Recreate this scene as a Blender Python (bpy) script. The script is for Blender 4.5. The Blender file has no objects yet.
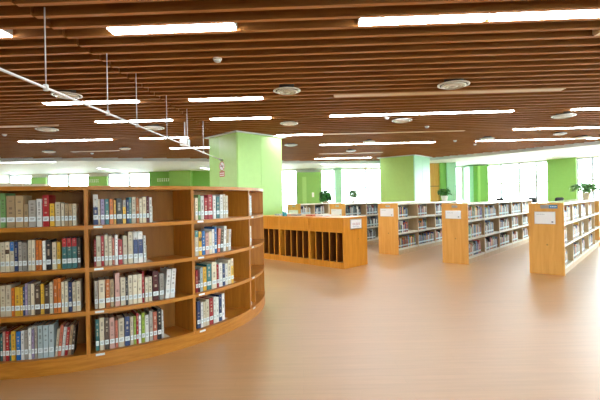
import bpy, bmesh, math, random
from mathutils import Vector, Matrix
random.seed(7)
R = math.radians
sc = bpy.context.scene
COL = sc.collection

# ------------------------------------------------------------------ camera
F, ROLL, HY, CH = 410.0, 0.019, 199.1, 1.4
cd = bpy.data.cameras.new('camera'); cam = bpy.data.objects.new('camera', cd); COL.objects.link(cam)
cd.sensor_width = 36; cd.lens = F * 36 / 600; cd.shift_y = -(200 - HY) / 600; cd.clip_start = 0.05
cam.location = (0, 0, CH)
cam.rotation_euler = (Matrix.Rotation(R(90), 3, 'X') @ Matrix.Rotation(-math.atan(ROLL), 3, 'Z')).to_euler()
sc.camera = cam
sc.view_settings.view_transform = 'Standard'; sc.view_settings.look = 'None'
sc.view_settings.gamma = 1.0; sc.view_settings.use_curve_mapping = False
sc.view_settings.exposure = 1.0
sc.cycles.use_denoising = True
sc.cycles.max_bounces = 8; sc.cycles.diffuse_bounces = 4; sc.cycles.sample_clamp_indirect = 6

def ray(x, y):
    """Measured image position -> (X/Y, Z/Y) slope of the sight line (used to survey real positions)."""
    a = math.atan(ROLL); dx = x - 300; dy = HY - y
    return (dx*math.cos(a) + dy*math.sin(a)) / F, (-dx*math.sin(a) + dy*math.cos(a)) / F
def at_z(x, y, z):
    X, U = ray(x, y); d = (z - CH) / U
    return X*d, d
def at_y(x, y, d):
    X, U = ray(x, y)
    return X*d, CH + U*d

# ------------------------------------------------------------------ materials
def srgb(c):
    return tuple((v/255/12.92 if v/255 <= .04045 else ((v/255+.055)/1.055)**2.4) for v in c)
def new_mat(name):
    m = bpy.data.materials.new(name); m.use_nodes = True
    nt = m.node_tree; b = nt.nodes['Principled BSDF']
    return m, nt, b
def N(nt, t, **kw):
    n = nt.nodes.new(t)
    for k, v in kw.items(): setattr(n, k, v)
    return n
def plain(name, c, rough=.5, metal=0, spec=.5, bump=0):
    m, nt, b = new_mat(name)
    tc = N(nt, 'ShaderNodeTexCoord'); nz = N(nt, 'ShaderNodeTexNoise'); nz.inputs['Scale'].default_value = 9; nz.inputs['Detail'].default_value = 4
    nt.links.new(tc.outputs['Object'], nz.inputs['Vector'])
    mx = N(nt, 'ShaderNodeMix', data_type='RGBA')
    c = srgb(c)
    mx.inputs['A'].default_value = (*[v*.94 for v in c], 1); mx.inputs['B'].default_value = (*[min(1, v*1.05) for v in c], 1)
    nt.links.new(nz.outputs['Fac'], mx.inputs['Factor']); nt.links.new(mx.outputs['Result'], b.inputs['Base Color'])
    b.inputs['Roughness'].default_value = rough; b.inputs['Metallic'].default_value = metal
    b.inputs['Specular IOR Level'].default_value = spec
    return m
def wood(name, c1, c2, rough=.4, stretch=(1.2, 14, 14), scale=2.2, spec=.4, coat=0, knots=False):
    m, nt, b = new_mat(name)
    tc = N(nt, 'ShaderNodeTexCoord'); mp = N(nt, 'ShaderNodeMapping'); mp.inputs['Scale'].default_value = stretch
    oi = N(nt, 'ShaderNodeObjectInfo'); ad = N(nt, 'ShaderNodeVectorMath', operation='ADD')
    nt.links.new(tc.outputs['Object'], mp.inputs['Vector']); nt.links.new(mp.outputs['Vector'], ad.inputs[0])
    sm = N(nt, 'ShaderNodeMath', operation='MULTIPLY'); sm.inputs[1].default_value = 37
    nt.links.new(oi.outputs['Random'], sm.inputs[0]); nt.links.new(sm.outputs[0], ad.inputs[1])
    nz = N(nt, 'ShaderNodeTexNoise'); nz.inputs['Scale'].default_value = scale; nz.inputs['Detail'].default_value = 7; nz.inputs['Roughness'].default_value = .6
    nz.inputs['Distortion'].default_value = .6
    nt.links.new(ad.outputs[0], nz.inputs['Vector'])
    cr = N(nt, 'ShaderNodeValToRGB'); cr.color_ramp.elements[0].position = .3; cr.color_ramp.elements[1].position = .7
    cr.color_ramp.elements[0].color = (*srgb(c1), 1); cr.color_ramp.elements[1].color = (*srgb(c2), 1)
    nt.links.new(nz.outputs['Fac'], cr.inputs['Fac'])
    out = cr.outputs['Color']
    if knots:
        vo = N(nt, 'ShaderNodeTexVoronoi'); vo.inputs['Scale'].default_value = 5
        nt.links.new(tc.outputs['Object'], vo.inputs['Vector'])
        lt = N(nt, 'ShaderNodeMapRange'); lt.inputs['From Min'].default_value = .03; lt.inputs['From Max'].default_value = .1
        lt.inputs['To Min'].default_value = .5; lt.inputs['To Max'].default_value = 1
        nt.links.new(vo.outputs['Distance'], lt.inputs['Value'])
        mu = N(nt, 'ShaderNodeMix', data_type='RGBA', blend_type='MULTIPLY'); mu.inputs['Factor'].default_value = 1
        nt.links.new(out, mu.inputs['A']); nt.links.new(lt.outputs['Result'], mu.inputs['B']); out = mu.outputs['Result']
    nt.links.new(out, b.inputs['Base Color'])
    b.inputs['Roughness'].default_value = rough; b.inputs['Specular IOR Level'].default_value = spec
    if coat: b.inputs['Coat Weight'].default_value = coat; b.inputs['Coat Roughness'].default_value = .25
    return m
def emit(name, c, s):
    m, nt, b = new_mat(name)
    b.inputs['Base Color'].default_value = (.9, .9, .9, 1)
    b.inputs['Emission Color'].default_value = (*c, 1); b.inputs['Emission Strength'].default_value = s
    return m

M = {}
M['case'] = wood('bookcase wood', (172, 106, 28), (202, 134, 48), .38, (2, 2, 16), 2.0)
M['case_v'] = wood('bookcase wood upright', (170, 104, 30), (198, 130, 46), .4, (14, 14, 1.2), 2.0)
M['back'] = wood('bookcase back wood', (138, 84, 24), (160, 102, 34), .5, (10, 10, 1.2), 2.0)
M['rack'] = wood('rack wood', (206, 130, 30), (228, 154, 52), .36, (14, 14, 1.3), 1.6, knots=True)
M['rack_shaded'] = wood('rack wood shaded', (104, 60, 24), (124, 74, 30), .5, (14, 14, 1.3), 1.6)  # rack wood darkened, painting in the shade inside the slots
M['end'] = wood('end panel wood', (222, 158, 76), (238, 180, 98), .36, (10, 10, .9), 1.5, knots=True)
M['post'] = wood('post wood', (200, 170, 128), (218, 190, 150), .45, (12, 12, 1.2), 1.8)
M['top'] = plain('pale laminate top', (232, 222, 200), .16, spec=.6)
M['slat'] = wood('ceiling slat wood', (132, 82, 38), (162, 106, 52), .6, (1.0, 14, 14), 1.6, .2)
M['slat_lit'] = wood('ceiling slat lit underside', (178, 116, 62), (206, 146, 88), .6, (1.0, 14, 14), 1.6, .2)  # slat wood lightened to paint floor light onto the undersides
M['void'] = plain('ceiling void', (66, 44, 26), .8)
M['floor'] = None
M['white'] = plain('white paint', (224, 232, 234), .6)
M['cream'] = plain('cream wall paint', (232, 230, 220), .7)
M['metal_white'] = plain('white shelf enamel', (226, 222, 204), .4)
M['shelf_back'] = plain('grey beige shelf back', (122, 120, 100), .6)
M['green'] = plain('leaf green paint', (150, 204, 108), .55)
M['green_dark'] = plain('deep green paint', (122, 184, 84), .55)
M['col_green'] = plain('column pale green panel', (176, 222, 132), .38)
M['col_pale'] = plain('column pale sheet', (188, 226, 150), .38)
M['lime'] = plain('lime panel', (184, 228, 134), .45)
M['mint'] = plain('mint panel', (160, 218, 178), .35)
M['orange'] = wood('orange door wood', (206, 152, 66), (222, 170, 84), .5, (12, 12, 1.0), 1.4)
M['alu'] = plain('brushed aluminium', (196, 198, 200), .32, .8)
M['paper'] = plain('white paper', (250, 250, 250), .6)
M['ink'] = plain('grey print', (120, 120, 128), .7)
M['pink_ink'] = plain('pink print', (190, 120, 130), .7)
M['blue_ink'] = plain('blue print', (96, 120, 170), .7)
M['blue_plate'] = plain('blue plate', (64, 150, 206), .4)
M['label'] = plain('label paper', (222, 232, 234), .35)
M['pages'] = plain('book page edges', (226, 214, 188), .8)
M['red_ink'] = plain('sign red', (196, 112, 96), .5)
M['rod'] = plain('white rod', (214, 212, 208), .4)
M['rail'] = plain('white rail', (232, 230, 226), .35)
M['unlit'] = plain('unlit diffuser', (226, 196, 150), .5)
M['vent'] = plain('pale vent metal', (232, 228, 218), .3, .1)
M['vent_dark'] = plain('vent gap', (70, 62, 54), .6)
M['black'] = plain('black mesh fabric', (24, 24, 26), .7)
M['dark_metal'] = plain('dark metal', (50, 50, 54), .4, .6)
M['pot'] = plain('white ceramic pot', (240, 238, 232), .3)
M['pot_cream'] = plain('cream pot', (236, 214, 186), .4)
M['soil'] = plain('soil', (60, 44, 32), .9)
M['stem'] = plain('green stem', (74, 116, 50), .6)
M['leaf'] = plain('leaf green', (62, 134, 52), .45)
M['leaf_dark'] = plain('dark leaf green', (78, 148, 72), .45)
M['leaf_pale'] = plain('pale leaf green', (112, 168, 96), .45)
M['teal'] = plain('teal plastic', (44, 138, 150), .4)
M['frame_w'] = plain('window frame', (214, 224, 232), .4)
M['lamp'] = emit('lit diffuser', (.9, .965, 1.0), 20)
M['lamp_far'] = emit('lit soffit diffuser', (.92, .97, 1.0), 4)
def glass():
    m, nt, b = new_mat('window glass')
    out = nt.nodes['Material Output']
    tr = N(nt, 'ShaderNodeBsdfTransparent'); gl = N(nt, 'ShaderNodeBsdfGlossy'); gl.inputs['Roughness'].default_value = .05
    fr = N(nt, 'ShaderNodeFresnel'); fr.inputs['IOR'].default_value = 1.25
    tr.inputs['Color'].default_value = (.95, .99, .97, 1)
    mx = N(nt, 'ShaderNodeMixShader')
    nt.links.new(fr.outputs[0], mx.inputs[0]); nt.links.new(tr.outputs[0], mx.inputs[1]); nt.links.new(gl.outputs[0], mx.inputs[2])
    nt.links.new(mx.outputs[0], out.inputs['Surface'])
    return m
M['glass'] = glass()
def floor_mat():
    m, nt, b = new_mat('laminate floor')
    tc = N(nt, 'ShaderNodeTexCoord'); mp = N(nt, 'ShaderNodeMapping'); mp.inputs['Scale'].default_value = (.9, 16, 1)
    nt.links.new(tc.outputs['Object'], mp.inputs['Vector'])
    nz = N(nt, 'ShaderNodeTexNoise'); nz.inputs['Scale'].default_value = 1.5; nz.inputs['Detail'].default_value = 7; nz.inputs['Roughness'].default_value = .62
    nt.links.new(mp.outputs['Vector'], nz.inputs['Vector'])
    cr = N(nt, 'ShaderNodeValToRGB'); cr.color_ramp.elements[0].position = .3; cr.color_ramp.elements[1].position = .72
    cr.color_ramp.elements[0].color = (*srgb((190, 140, 82)), 1); cr.color_ramp.elements[1].color = (*srgb((206, 156, 98)), 1)
    nt.links.new(nz.outputs['Fac'], cr.inputs['Fac'])
    br = N(nt, 'ShaderNodeTexBrick'); br.offset = .4
    br.inputs['Color1'].default_value = (1, 1, 1, 1); br.inputs['Color2'].default_value = (.93, .93, .92, 1); br.inputs['Mortar'].default_value = (.8, .76, .72, 1)
    br.inputs['Scale'].default_value = 1; br.inputs['Mortar Size'].default_value = .0012; br.inputs['Brick Width'].default_value = 1.3; br.inputs['Row Height'].default_value = .14
    nt.links.new(tc.outputs['Object'], br.inputs['Vector'])
    mu = N(nt, 'ShaderNodeMix', data_type='RGBA', blend_type='MULTIPLY'); mu.inputs['Factor'].default_value = .8
    nt.links.new(cr.outputs['Color'], mu.inputs['A']); nt.links.new(br.outputs['Color'], mu.inputs['B'])
    nt.links.new(mu.outputs['Result'], b.inputs['Base Color'])
    b.inputs['Roughness'].default_value = .4; b.inputs['Specular IOR Level'].default_value = .6
    b.inputs['Coat Weight'].default_value = 1; b.inputs['Coat Roughness'].default_value = .4; b.inputs['Coat IOR'].default_value = 2.0
    return m
M['floor'] = floor_mat()
def cover_mat(name, attr):
    """Book cover: the colour comes from the book itself, with darker/lighter title marks running down the spine."""
    m, nt, b = new_mat(name)
    if attr:
        ca = N(nt, 'ShaderNodeVertexColor'); ca.layer_name = 'cover'; csrc = ca.outputs['Color']
    else:
        oi = N(nt, 'ShaderNodeObjectInfo'); csrc = oi.outputs['Color']
        tc = N(nt, 'ShaderNodeTexCoord'); sp = N(nt, 'ShaderNodeSeparateXYZ'); nt.links.new(tc.outputs['Generated'], sp.inputs[0])
        def band(sock, lo, hi):
            a = N(nt, 'ShaderNodeMath', operation='GREATER_THAN'); a.inputs[1].default_value = lo
            c = N(nt, 'ShaderNodeMath', operation='LESS_THAN'); c.inputs[1].default_value = hi
            d = N(nt, 'ShaderNodeMath', operation='MULTIPLY')
            nt.links.new(sock, a.inputs[0]); nt.links.new(sock, c.inputs[0]); nt.links.new(a.outputs[0], d.inputs[0]); nt.links.new(c.outputs[0], d.inputs[1])
            return d.outputs[0]
        bx = band(sp.outputs['X'], .3, .7); bz = band(sp.outputs['Z'], .42, .9)
        mul = N(nt, 'ShaderNodeMath', operation='MULTIPLY'); nt.links.new(bx, mul.inputs[0]); nt.links.new(bz, mul.inputs[1])
        cb = N(nt, 'ShaderNodeCombineXYZ'); sz = N(nt, 'ShaderNodeMath', operation='MULTIPLY'); sz.inputs[1].default_value = 11
        nt.links.new(sp.outputs['Z'], sz.inputs[0]); nt.links.new(sz.outputs[0], cb.inputs['Z'])
        sr = N(nt, 'ShaderNodeMath', operation='MULTIPLY'); sr.inputs[1].default_value = 91; nt.links.new(oi.outputs['Random'], sr.inputs[0]); nt.links.new(sr.outputs[0], cb.inputs['X'])
        nz = N(nt, 'ShaderNodeTexNoise'); nz.inputs['Scale'].default_value = 1.0; nz.inputs['Detail'].default_value = 2
        nt.links.new(cb.outputs[0], nz.inputs['Vector'])
        th = N(nt, 'ShaderNodeMath', operation='GREATER_THAN'); th.inputs[1].default_value = .52; nt.links.new(nz.outputs['Fac'], th.inputs[0])
        fm = N(nt, 'ShaderNodeMath', operation='MULTIPLY'); nt.links.new(mul.outputs[0], fm.inputs[0]); nt.links.new(th.outputs[0], fm.inputs[1])
        f2 = N(nt, 'ShaderNodeMath', operation='MULTIPLY'); f2.inputs[1].default_value = .55; nt.links.new(fm.outputs[0], f2.inputs[0])
        # light covers carry dark print, dark covers pale print
        bw = N(nt, 'ShaderNodeRGBToBW'); nt.links.new(csrc, bw.inputs[0])
        lt = N(nt, 'ShaderNodeMath', operation='LESS_THAN'); lt.inputs[1].default_value = .22; nt.links.new(bw.outputs[0], lt.inputs[0])
        pr = N(nt, 'ShaderNodeMix', data_type='RGBA'); pr.inputs['A'].default_value = (.08, .05, .05, 1); pr.inputs['B'].default_value = (.7, .62, .45, 1)
        nt.links.new(lt.outputs[0], pr.inputs['Factor'])
        mx = N(nt, 'ShaderNodeMix', data_type='RGBA'); nt.links.new(f2.outputs[0], mx.inputs['Factor'])
        nt.links.new(csrc, mx.inputs['A']); nt.links.new(pr.outputs['Result'], mx.inputs['B']); csrc = mx.outputs['Result']
    nt.links.new(csrc, b.inputs['Base Color']); b.inputs['Roughness'].default_value = .45
    return m
M['cover'] = cover_mat('book cover', False)
M['cover_many'] = cover_mat('book cover many', True)

# ------------------------------------------------------------------ builders
def box(bm, x0, x1, y0, y1, z0, z1, mat=0):
    v = [bm.verts.new((x, y, z)) for z in (z0, z1) for y in (y0, y1) for x in (x0, x1)]
    fs = []
    for f in ((0, 2, 3, 1), (4, 5, 7, 6), (0, 1, 5, 4), (2, 6, 7, 3), (0, 4, 6, 2), (1, 3, 7, 5)):
        fc = bm.faces.new([v[i] for i in f]); fc.material_index = mat; fs.append(fc)
    return v, fs
def boxes(*bs):
    bm = bmesh.new()
    for b in bs: box(bm, *b)
    return bm
def bev(bm, w=.004, seg=1):
    bmesh.ops.bevel(bm, geom=list(bm.edges), offset=w, segments=seg, affect='EDGES', clamp_overlap=True)
    return bm
def mk(name, bm, mat, parent=None, loc=(0, 0, 0), rot=(0, 0, 0), smooth=False):
    me = bpy.data.meshes.new(name); bmesh.ops.recalc_face_normals(bm, faces=list(bm.faces)); bm.to_mesh(me); bm.free()
    for m in (mat if isinstance(mat, (list, tuple)) else [mat]): me.materials.append(m)
    if smooth:
        for p in me.polygons: p.use_smooth = True
    o = bpy.data.objects.new(name, me); COL.objects.link(o); o.location = loc; o.rotation_euler = rot
    if parent: o.parent = parent
    return o
def thing(name, label, cat, loc=(0, 0, 0), rz=0, group=None):
    o = bpy.data.objects.new(name, None); COL.objects.link(o); o.location = loc; o.rotation_euler = (0, 0, rz); o.empty_display_size = .1
    return tag(o, label, cat, group)
def tag(o, label, cat, group=None):
    o['label'] = label; o['category'] = cat
    if group: o['group'] = group
    return o
def struct(name, bm, mat, parent=None, **k):
    o = mk(name, bm, mat, parent, **k)
    if not parent: o['kind'] = 'structure'
    return o
def cyl(bm, x, y, z0, z1, r0, r1=None, n=20, mat=0):
    r1 = r0 if r1 is None else r1
    lo = [bm.verts.new((x + r0*math.cos(2*math.pi*i/n), y + r0*math.sin(2*math.pi*i/n), z0)) for i in range(n)]
    hi = [bm.verts.new((x + r1*math.cos(2*math.pi*i/n), y + r1*math.sin(2*math.pi*i/n), z1)) for i in range(n)]
    for i in range(n):
        f = bm.faces.new((lo[i], lo[(i+1) % n], hi[(i+1) % n], hi[i])); f.material_index = mat; f.smooth = True
    for f in (bm.faces.new(lo[::-1]), bm.faces.new(hi)): f.material_index = mat
def lathe(bm, prof, n=24, mat=0):
    rings = [[bm.verts.new((max(r, .0005)*math.cos(2*math.pi*i/n), max(r, .0005)*math.sin(2*math.pi*i/n), z)) for i in range(n)] for r, z in prof]
    for a, b in zip(rings, rings[1:]):
        for i in range(n):
            f = bm.faces.new((a[i], a[(i+1) % n], b[(i+1) % n], b[i])); f.material_index = mat; f.smooth = True
    bm.faces.new(rings[0][::-1]); bm.faces.new(rings[-1])
def tube(bm, p, q, r, n=10):
    p, q = Vector(p), Vector(q); d = (q - p).normalized(); a = d.orthogonal().normalized(); b = d.cross(a)
    A = [bm.verts.new(p + r*(a*math.cos(2*math.pi*i/n) + b*math.sin(2*math.pi*i/n))) for i in range(n)]
    B = [bm.verts.new(q + r*(a*math.cos(2*math.pi*i/n) + b*math.sin(2*math.pi*i/n))) for i in range(n)]
    for i in range(n):
        f = bm.faces.new((A[i], A[(i+1) % n], B[(i+1) % n], B[i])); f.smooth = True
    bm.faces.new(A[::-1]); bm.faces.new(B)
def prism(bm, pts, z0, z1):
    lo = [bm.verts.new((x, y, z0)) for x, y in pts]; hi = [bm.verts.new((x, y, z1)) for x, y in pts]; n = len(pts)
    for i in range(n): bm.faces.new((lo[i], lo[(i+1) % n], hi[(i+1) % n], hi[i]))
    bm.faces.new(lo[::-1]); bm.faces.new(hi)

# ------------------------------------------------------------------ room shell
K = 1.1                                       # scale of the hall above and beyond the furniture
YB = 20.5*K                                     # window wall at the far end
WR0 = Vector((8.6, 20.5))*K; WRD = Vector((.63, -.7766)).normalized(); WRL = 15.2*K
WR1 = WR0 + WRD*WRL
outline = [(-16, -6), (-16, YB), tuple(WR0), tuple(WR1), (WR1.x, -6)]
bm = bmesh.new(); prism(bm, [(-16.2, -6.2), (-16.2, YB+.2), (WR0.x+.1, YB+.2), (WR1.x+.25, WR1.y+.1), (WR1.x+.25, -6.2)], -.1, 0)
struct('floor', bm, M['floor'])
CZ = 1.4 + 1.6*K                                      # underside of the slats
WZ = 1.4 + 1.5*K                                     # white soffit
edge = [(-16, 13.1), (-10.3, 14.1), (-7.2, 14.7), (-3.8, 15.5), (-.4, 17.2), (3.7, 17.9), (5.35, 17.1), (7.55, 14.75), (9.2, 12.6), (12.4, 8.2), (WR1.x/K, 1.0)]
edge = [(x*K if x > -16 else -16, y*K) for x, y in edge]; EL, ER = edge[0][1], edge[-1][1]
# dark void above the slats, and the slats themselves
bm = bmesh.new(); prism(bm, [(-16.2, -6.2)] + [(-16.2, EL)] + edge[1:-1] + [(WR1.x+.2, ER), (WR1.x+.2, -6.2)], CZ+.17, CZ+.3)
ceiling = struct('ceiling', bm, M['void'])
SA = R(-2.3); sdir = Vector((math.cos(SA), math.sin(SA))); snor = Vector((-math.sin(SA), math.cos(SA)))
SP, S0, SW = .2225*K, 3.228*K, .055                # spacing, phase, thickness of the slats
def joint_x(y): return -2.36*K + .034*y
def clip_x(y):
    """x range of the slatted field at depth y."""
    lo, hi = -16.0, WR1.x
    for (x0, y0), (x1, y1) in zip(edge, edge[1:]):
        if min(y0, y1) <= y <= max(y0, y1) and y0 != y1:
            x = x0 + (x1-x0)*(y-y0)/(y1-y0)
            if y1 > y0: lo = max(lo, x)
            else: hi = min(hi, x)
    return lo, hi
bm = bmesh.new()
k = -41
while True:
    w = S0 + k*SP; k += 1
    yc = w / snor.y
    if yc > 18.2*K: break
    def slat(xa, xb, off):
        ps = []
        for x in (xa, xb):
            y = (w + off - x*snor.x) / snor.y
            ps.append((x, y))
        (xa, ya), (xb, yb) = ps
        if xb - xa < .1: return
        v = [bm.verts.new((x, y + dy, z)) for z in (CZ, CZ+.105) for (x, y, dy) in ((xa, ya, -SW), (xb, yb, -SW), (xb, yb, 0), (xa, ya, 0))]
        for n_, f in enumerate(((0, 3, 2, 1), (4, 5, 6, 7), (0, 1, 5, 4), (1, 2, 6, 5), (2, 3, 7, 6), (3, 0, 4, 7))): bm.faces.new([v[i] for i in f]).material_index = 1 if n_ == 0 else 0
    # find the ends by walking along the slat
    n = 400; xs = [-16 + (WR1.x+16)*i/n for i in range(n+1)]
    ok = []
    for x in xs:
        y = (w - x*snor.x)/snor.y; lo, hi = clip_x(y)
        if y > -6 and lo <= x <= hi and y < 18.05*K: ok.append(x)
    if not ok: continue
    lo, hi = ok[0], ok[-1]; jx = joint_x(yc)
    if lo < jx: slat(lo, jx - .006, -.035)
    if hi > jx: slat(max(jx + .006, lo), hi, 0)
mk('ceiling_slats', bm, [M['slat'], M['slat_lit']], ceiling)
# white soffit round the far side with its fascia
bm = bmesh.new()
prism(bm, edge + [(WR1.x+.2, WR1.y), (WR0.x, YB+.2), (-16.2, YB+.2), (-16.2, EL)], WZ, WZ+.5)
bmesh.ops.triangulate(bm, faces=[f for f in bm.faces if len(f.verts) > 4])
struct('ceiling_soffit', bm, M['white'])

WH = CZ + .3; WT = WZ - .04
struct('wall_left', boxes((-16.2, -16, -6.2, YB+.2, 0, WH)), M['cream'])
struct('wall_rear', boxes((-16, WR1.x, -6.2, -6, 0, .5), (-16, WR1.x, -6.2, -6, WT, WH), (-16, 3, -6.2, -6, .5, WT), (13.5, WR1.x, -6.2, -6, .5, WT)), M['cream'])
struct('wall_side', boxes((WR1.x, WR1.x+.2, -6.2, 2.5, 0, WH), (WR1.x, WR1.x+.2, 2.5, WR1.y, 0, .15), (WR1.x, WR1.x+.2, 2.5, WR1.y, WT, WH)), M['cream'])

win_n = [0]
def window(parent_loc, rz, length, mull, transom=1.95, z0=.15, z1=None):
    """A glazed opening along local +x, looking out towards local +y."""
    win_n[0] += 1; z1 = z1 or WT
    fr = boxes((0, .05, 0, .08, z0, z1), (length-.05, length, 0, .08, z0, z1), (.05, length-.05, 0, .08, z0, z0+.05), (.05, length-.05, 0, .08, z1-.05, z1))
    w = struct('window_%d' % win_n[0], fr, M['frame_w'], loc=parent_loc, rot=(0, 0, rz))
    for mx in mull: mk('mullion', boxes((mx-.045, mx+.045, .0, .08, z0+.05, z1-.05)), M['frame_w'], w)
    ts = [0.05] + [m for m in mull] + [length-.05]
    mk('transom', boxes((.05, length-.05, .01, .07, transom-.03, transom+.03)), M['frame_w'], w)
    mk('pane', boxes((.05, length-.05, .035, .041, z0+.05, z1-.05)), M['glass'], w)
    return w
def px_back(x, d=YB): return at_y(x, 185, d)[0]
# back wall: windows between green wall panels
bk = [('w', -16, px_back(32)), ('g', px_back(32), px_back(47)), ('w', px_back(47), px_back(89)), ('g', px_back(89), px_back(108)),
      ('w', px_back(108), px_back(150)), ('g', px_back(150), px_back(214)), ('w', px_back(214), px_back(297)), ('g', px_back(297), px_back(321)),
      ('w', px_back(321), px_back(335)), ('m', px_back(335), px_back(341)), ('w', px_back(341), px_back(441)), ('w', px_back(441), WR0.x-.5), ('g', WR0.x-.5, WR0.x)]
bm = boxes((-16, WR0.x, YB, YB+.2, 0, .15), (-16, WR0.x, YB, YB+.2, WT, WH))
tn = [0]
def trim(bm, mat, **k):
    tn[0] += 1
    return struct('trim_%d' % tn[0], bm, mat, **k)
for kd, a, b in bk:
    if kd == 'w': window((a, YB+.05, 0), 0, b-a, [(b-a)*i/max(1, round((b-a)/1.3)) for i in range(1, max(1, round((b-a)/1.3)))])
    else: box(bm, a, b, YB, YB+.2, .15, WT)
struct('wall_back', bm, M['cream'])
for i, (kd, a, b) in enumerate(bk):
    if kd == 'g' and i < 11:
        if i == 5:
            t1, t2 = px_back(172), px_back(193)
            t = trim(boxes((a, t1, YB-.1, YB-.002, 0, WZ), (t2, b, YB-.1, YB-.002, 0, WZ)), M['green_dark'])
            mk('pilaster', bev(boxes((t1, t2, YB-.5, YB-.002, 0, WZ)), .01), M['green'], t)
            x0, z0 = at_y(157, 181.5, YB-.1); x1, z1 = at_y(170, 179.5, YB-.1)
        elif i == 7:
            t = trim(bev(boxes((a, b, YB-.35, YB-.002, 0, WZ-.2)), .05, 3), M['green'])
            x, _ = at_y(304.5, 185, YB-.36)
            mk('edge_strip', boxes((x-.12, x+.1, YB-.37, YB-.352, 0.05, 2.6)), M['col_green'], t)
            x, z = at_y(313, 195, YB-.36)
            mk('wall_switch', bev(boxes((x-.06, x+.06, YB-.38, YB-.352, z-.12, z+.14)), .01), M['paper'], t)
            continue
        else:
            t = trim(boxes((a, b, YB-.1, YB-.002, 0, WZ-.2)), M['green'])
            x0, z0 = at_y(85 if i == 3 else 33, 182.5, YB-.1); x1, z1 = at_y(99, 180, YB-.1)
            if i == 1: continue
            x0 = max(x0, a+.03)
        bm = bmesh.new(); n = 6; st = (x1-x0)/n
        for q in range(n):
            xx = x0 + q*st; hh = .16
            box(bm, xx+.02, xx+st*.75, YB-.115, YB-.1, z0, z0+.035); box(bm, xx+.02, xx+st*.75, YB-.115, YB-.1, z0+hh-.03, z0+hh)
            box(bm, xx+st*.3, xx+st*.5, YB-.115, YB-.1, z0+.035, z0+hh-.03)
        mk('lettering', bm, M['paper'], t)
    if kd == 'm':
        trim(boxes((a, b, YB-.3, YB-.002, 0, WZ)), M['mint'])
# corner pillar, partition pillar and door beyond the second column
x0 = px_back(470, 19.7*K); x1 = px_back(488.5, 19.7*K); xm = px_back(474, 19.7*K)
t = trim(boxes((xm, x1, 19.7*K, YB-.003, 0, WZ-.05)), M['green_dark'])
mk('pilaster', boxes((px_back(478, 19.6*K), px_back(480.5, 19.6*K), 19.6*K, 19.7*K, 0, WZ-.05)), M['green'], t)
mk('side_panel', boxes((x0, xm, 19.75*K, YB-.003, 0, WZ-.05)), M['mint'], t)
x0, x1, x2, x3 = [px_back(v, 18.3*K) for v in (430, 441, 447, 456.5)]
t = trim(boxes((x2, x3, 18.3*K, 19.2*K, 0, WZ)), M['mint'])
mk('side_panel', boxes((x1, x2, 18.36*K, 19.2*K, 0, WZ)), M['green_dark'], t)
d = struct('door_1', boxes((x0-.9, x1, 18.5*K, 18.58*K, 0, 1.9), (x0-.9, x1, 18.5*K, 18.58*K, 1.925, WZ)), M['orange'])
mk('door_seam', boxes((x0-.9, x1, 18.515*K, 18.565*K, 1.9, 1.925)), M['vent_dark'], d)
# right-hand window wall
def on_right(px, y=185):
    X, _ = ray(px, y)                          # X = s*Y
    t = (WR0.x - X*WR0.y) / (X*WRD.y - WRD.x)
    return t
rz = math.atan2(WRD.y, WRD.x)
segs = [('w', .12, on_right(548), [on_right(500.5), on_right(519), on_right(536)]), ('g', on_right(548), on_right(577), []),
        ('w', on_right(577), 8.2*K, [on_right(592.5), on_right(610)]), ('g', 8.2*K, 9.4*K, []), ('w', 9.4*K, 13.8*K, [10.9*K, 12.4*K]), ('g', 13.8*K, WRL, [])]
def along(t, off=0):                           # off: towards the room
    nrm = Vector((WRD.y, -WRD.x))              # points into the room
    if nrm.dot(Vector((0, 0)) - WR0) < 0: nrm = -nrm
    return WR0 + WRD*t + nrm*off
bm = boxes((0, WRL, 0, .2, 0, .15), (0, WRL, 0, .2, WT, WH), (0, .12, 0, .2, .15, WT))
for kd, a, b, ml in segs:
    if kd == 'g': box(bm, a, b, 0, .2, .15, WT)
struct('wall_right', bm, M['cream'], loc=(*WR0, 0), rot=(0, 0, rz))
for kd, a, b, ml in segs:
    p = along(a, -.05)
    if kd == 'w': window((p.x, p.y, 0), rz, b-a, [m-a for m in ml], 2.02)
    else: trim(boxes((a, b, -.1, -.002, 0, WZ)), M['green'], loc=(*WR0, 0), rot=(0, 0, rz))
window((3, -6.15, 0), 0, 10.5, [1.5*i for i in range(1, 7)], 2.0, .5)  # unseen rear window, added to give fill light from the front
w = window((WR1.x+.05, WR1.y, 0), R(-90), WR1.y-2.5, [1.5, 3.0, 4.5])  # unseen side window, added for interior fill light

struct('outside_ground', boxes((-60, 60, YB+.25, 90, -.4, -.3), (WR1.x+.3, 60, -40, YB+.2, -.4, -.3), (-60, WR1.x+.25, -40, -6.25, -.4, -.3)), plain('outside paving', (170, 172, 168), .8))  # unseen ground, added to cut sky light reaching the soffit from below

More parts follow.
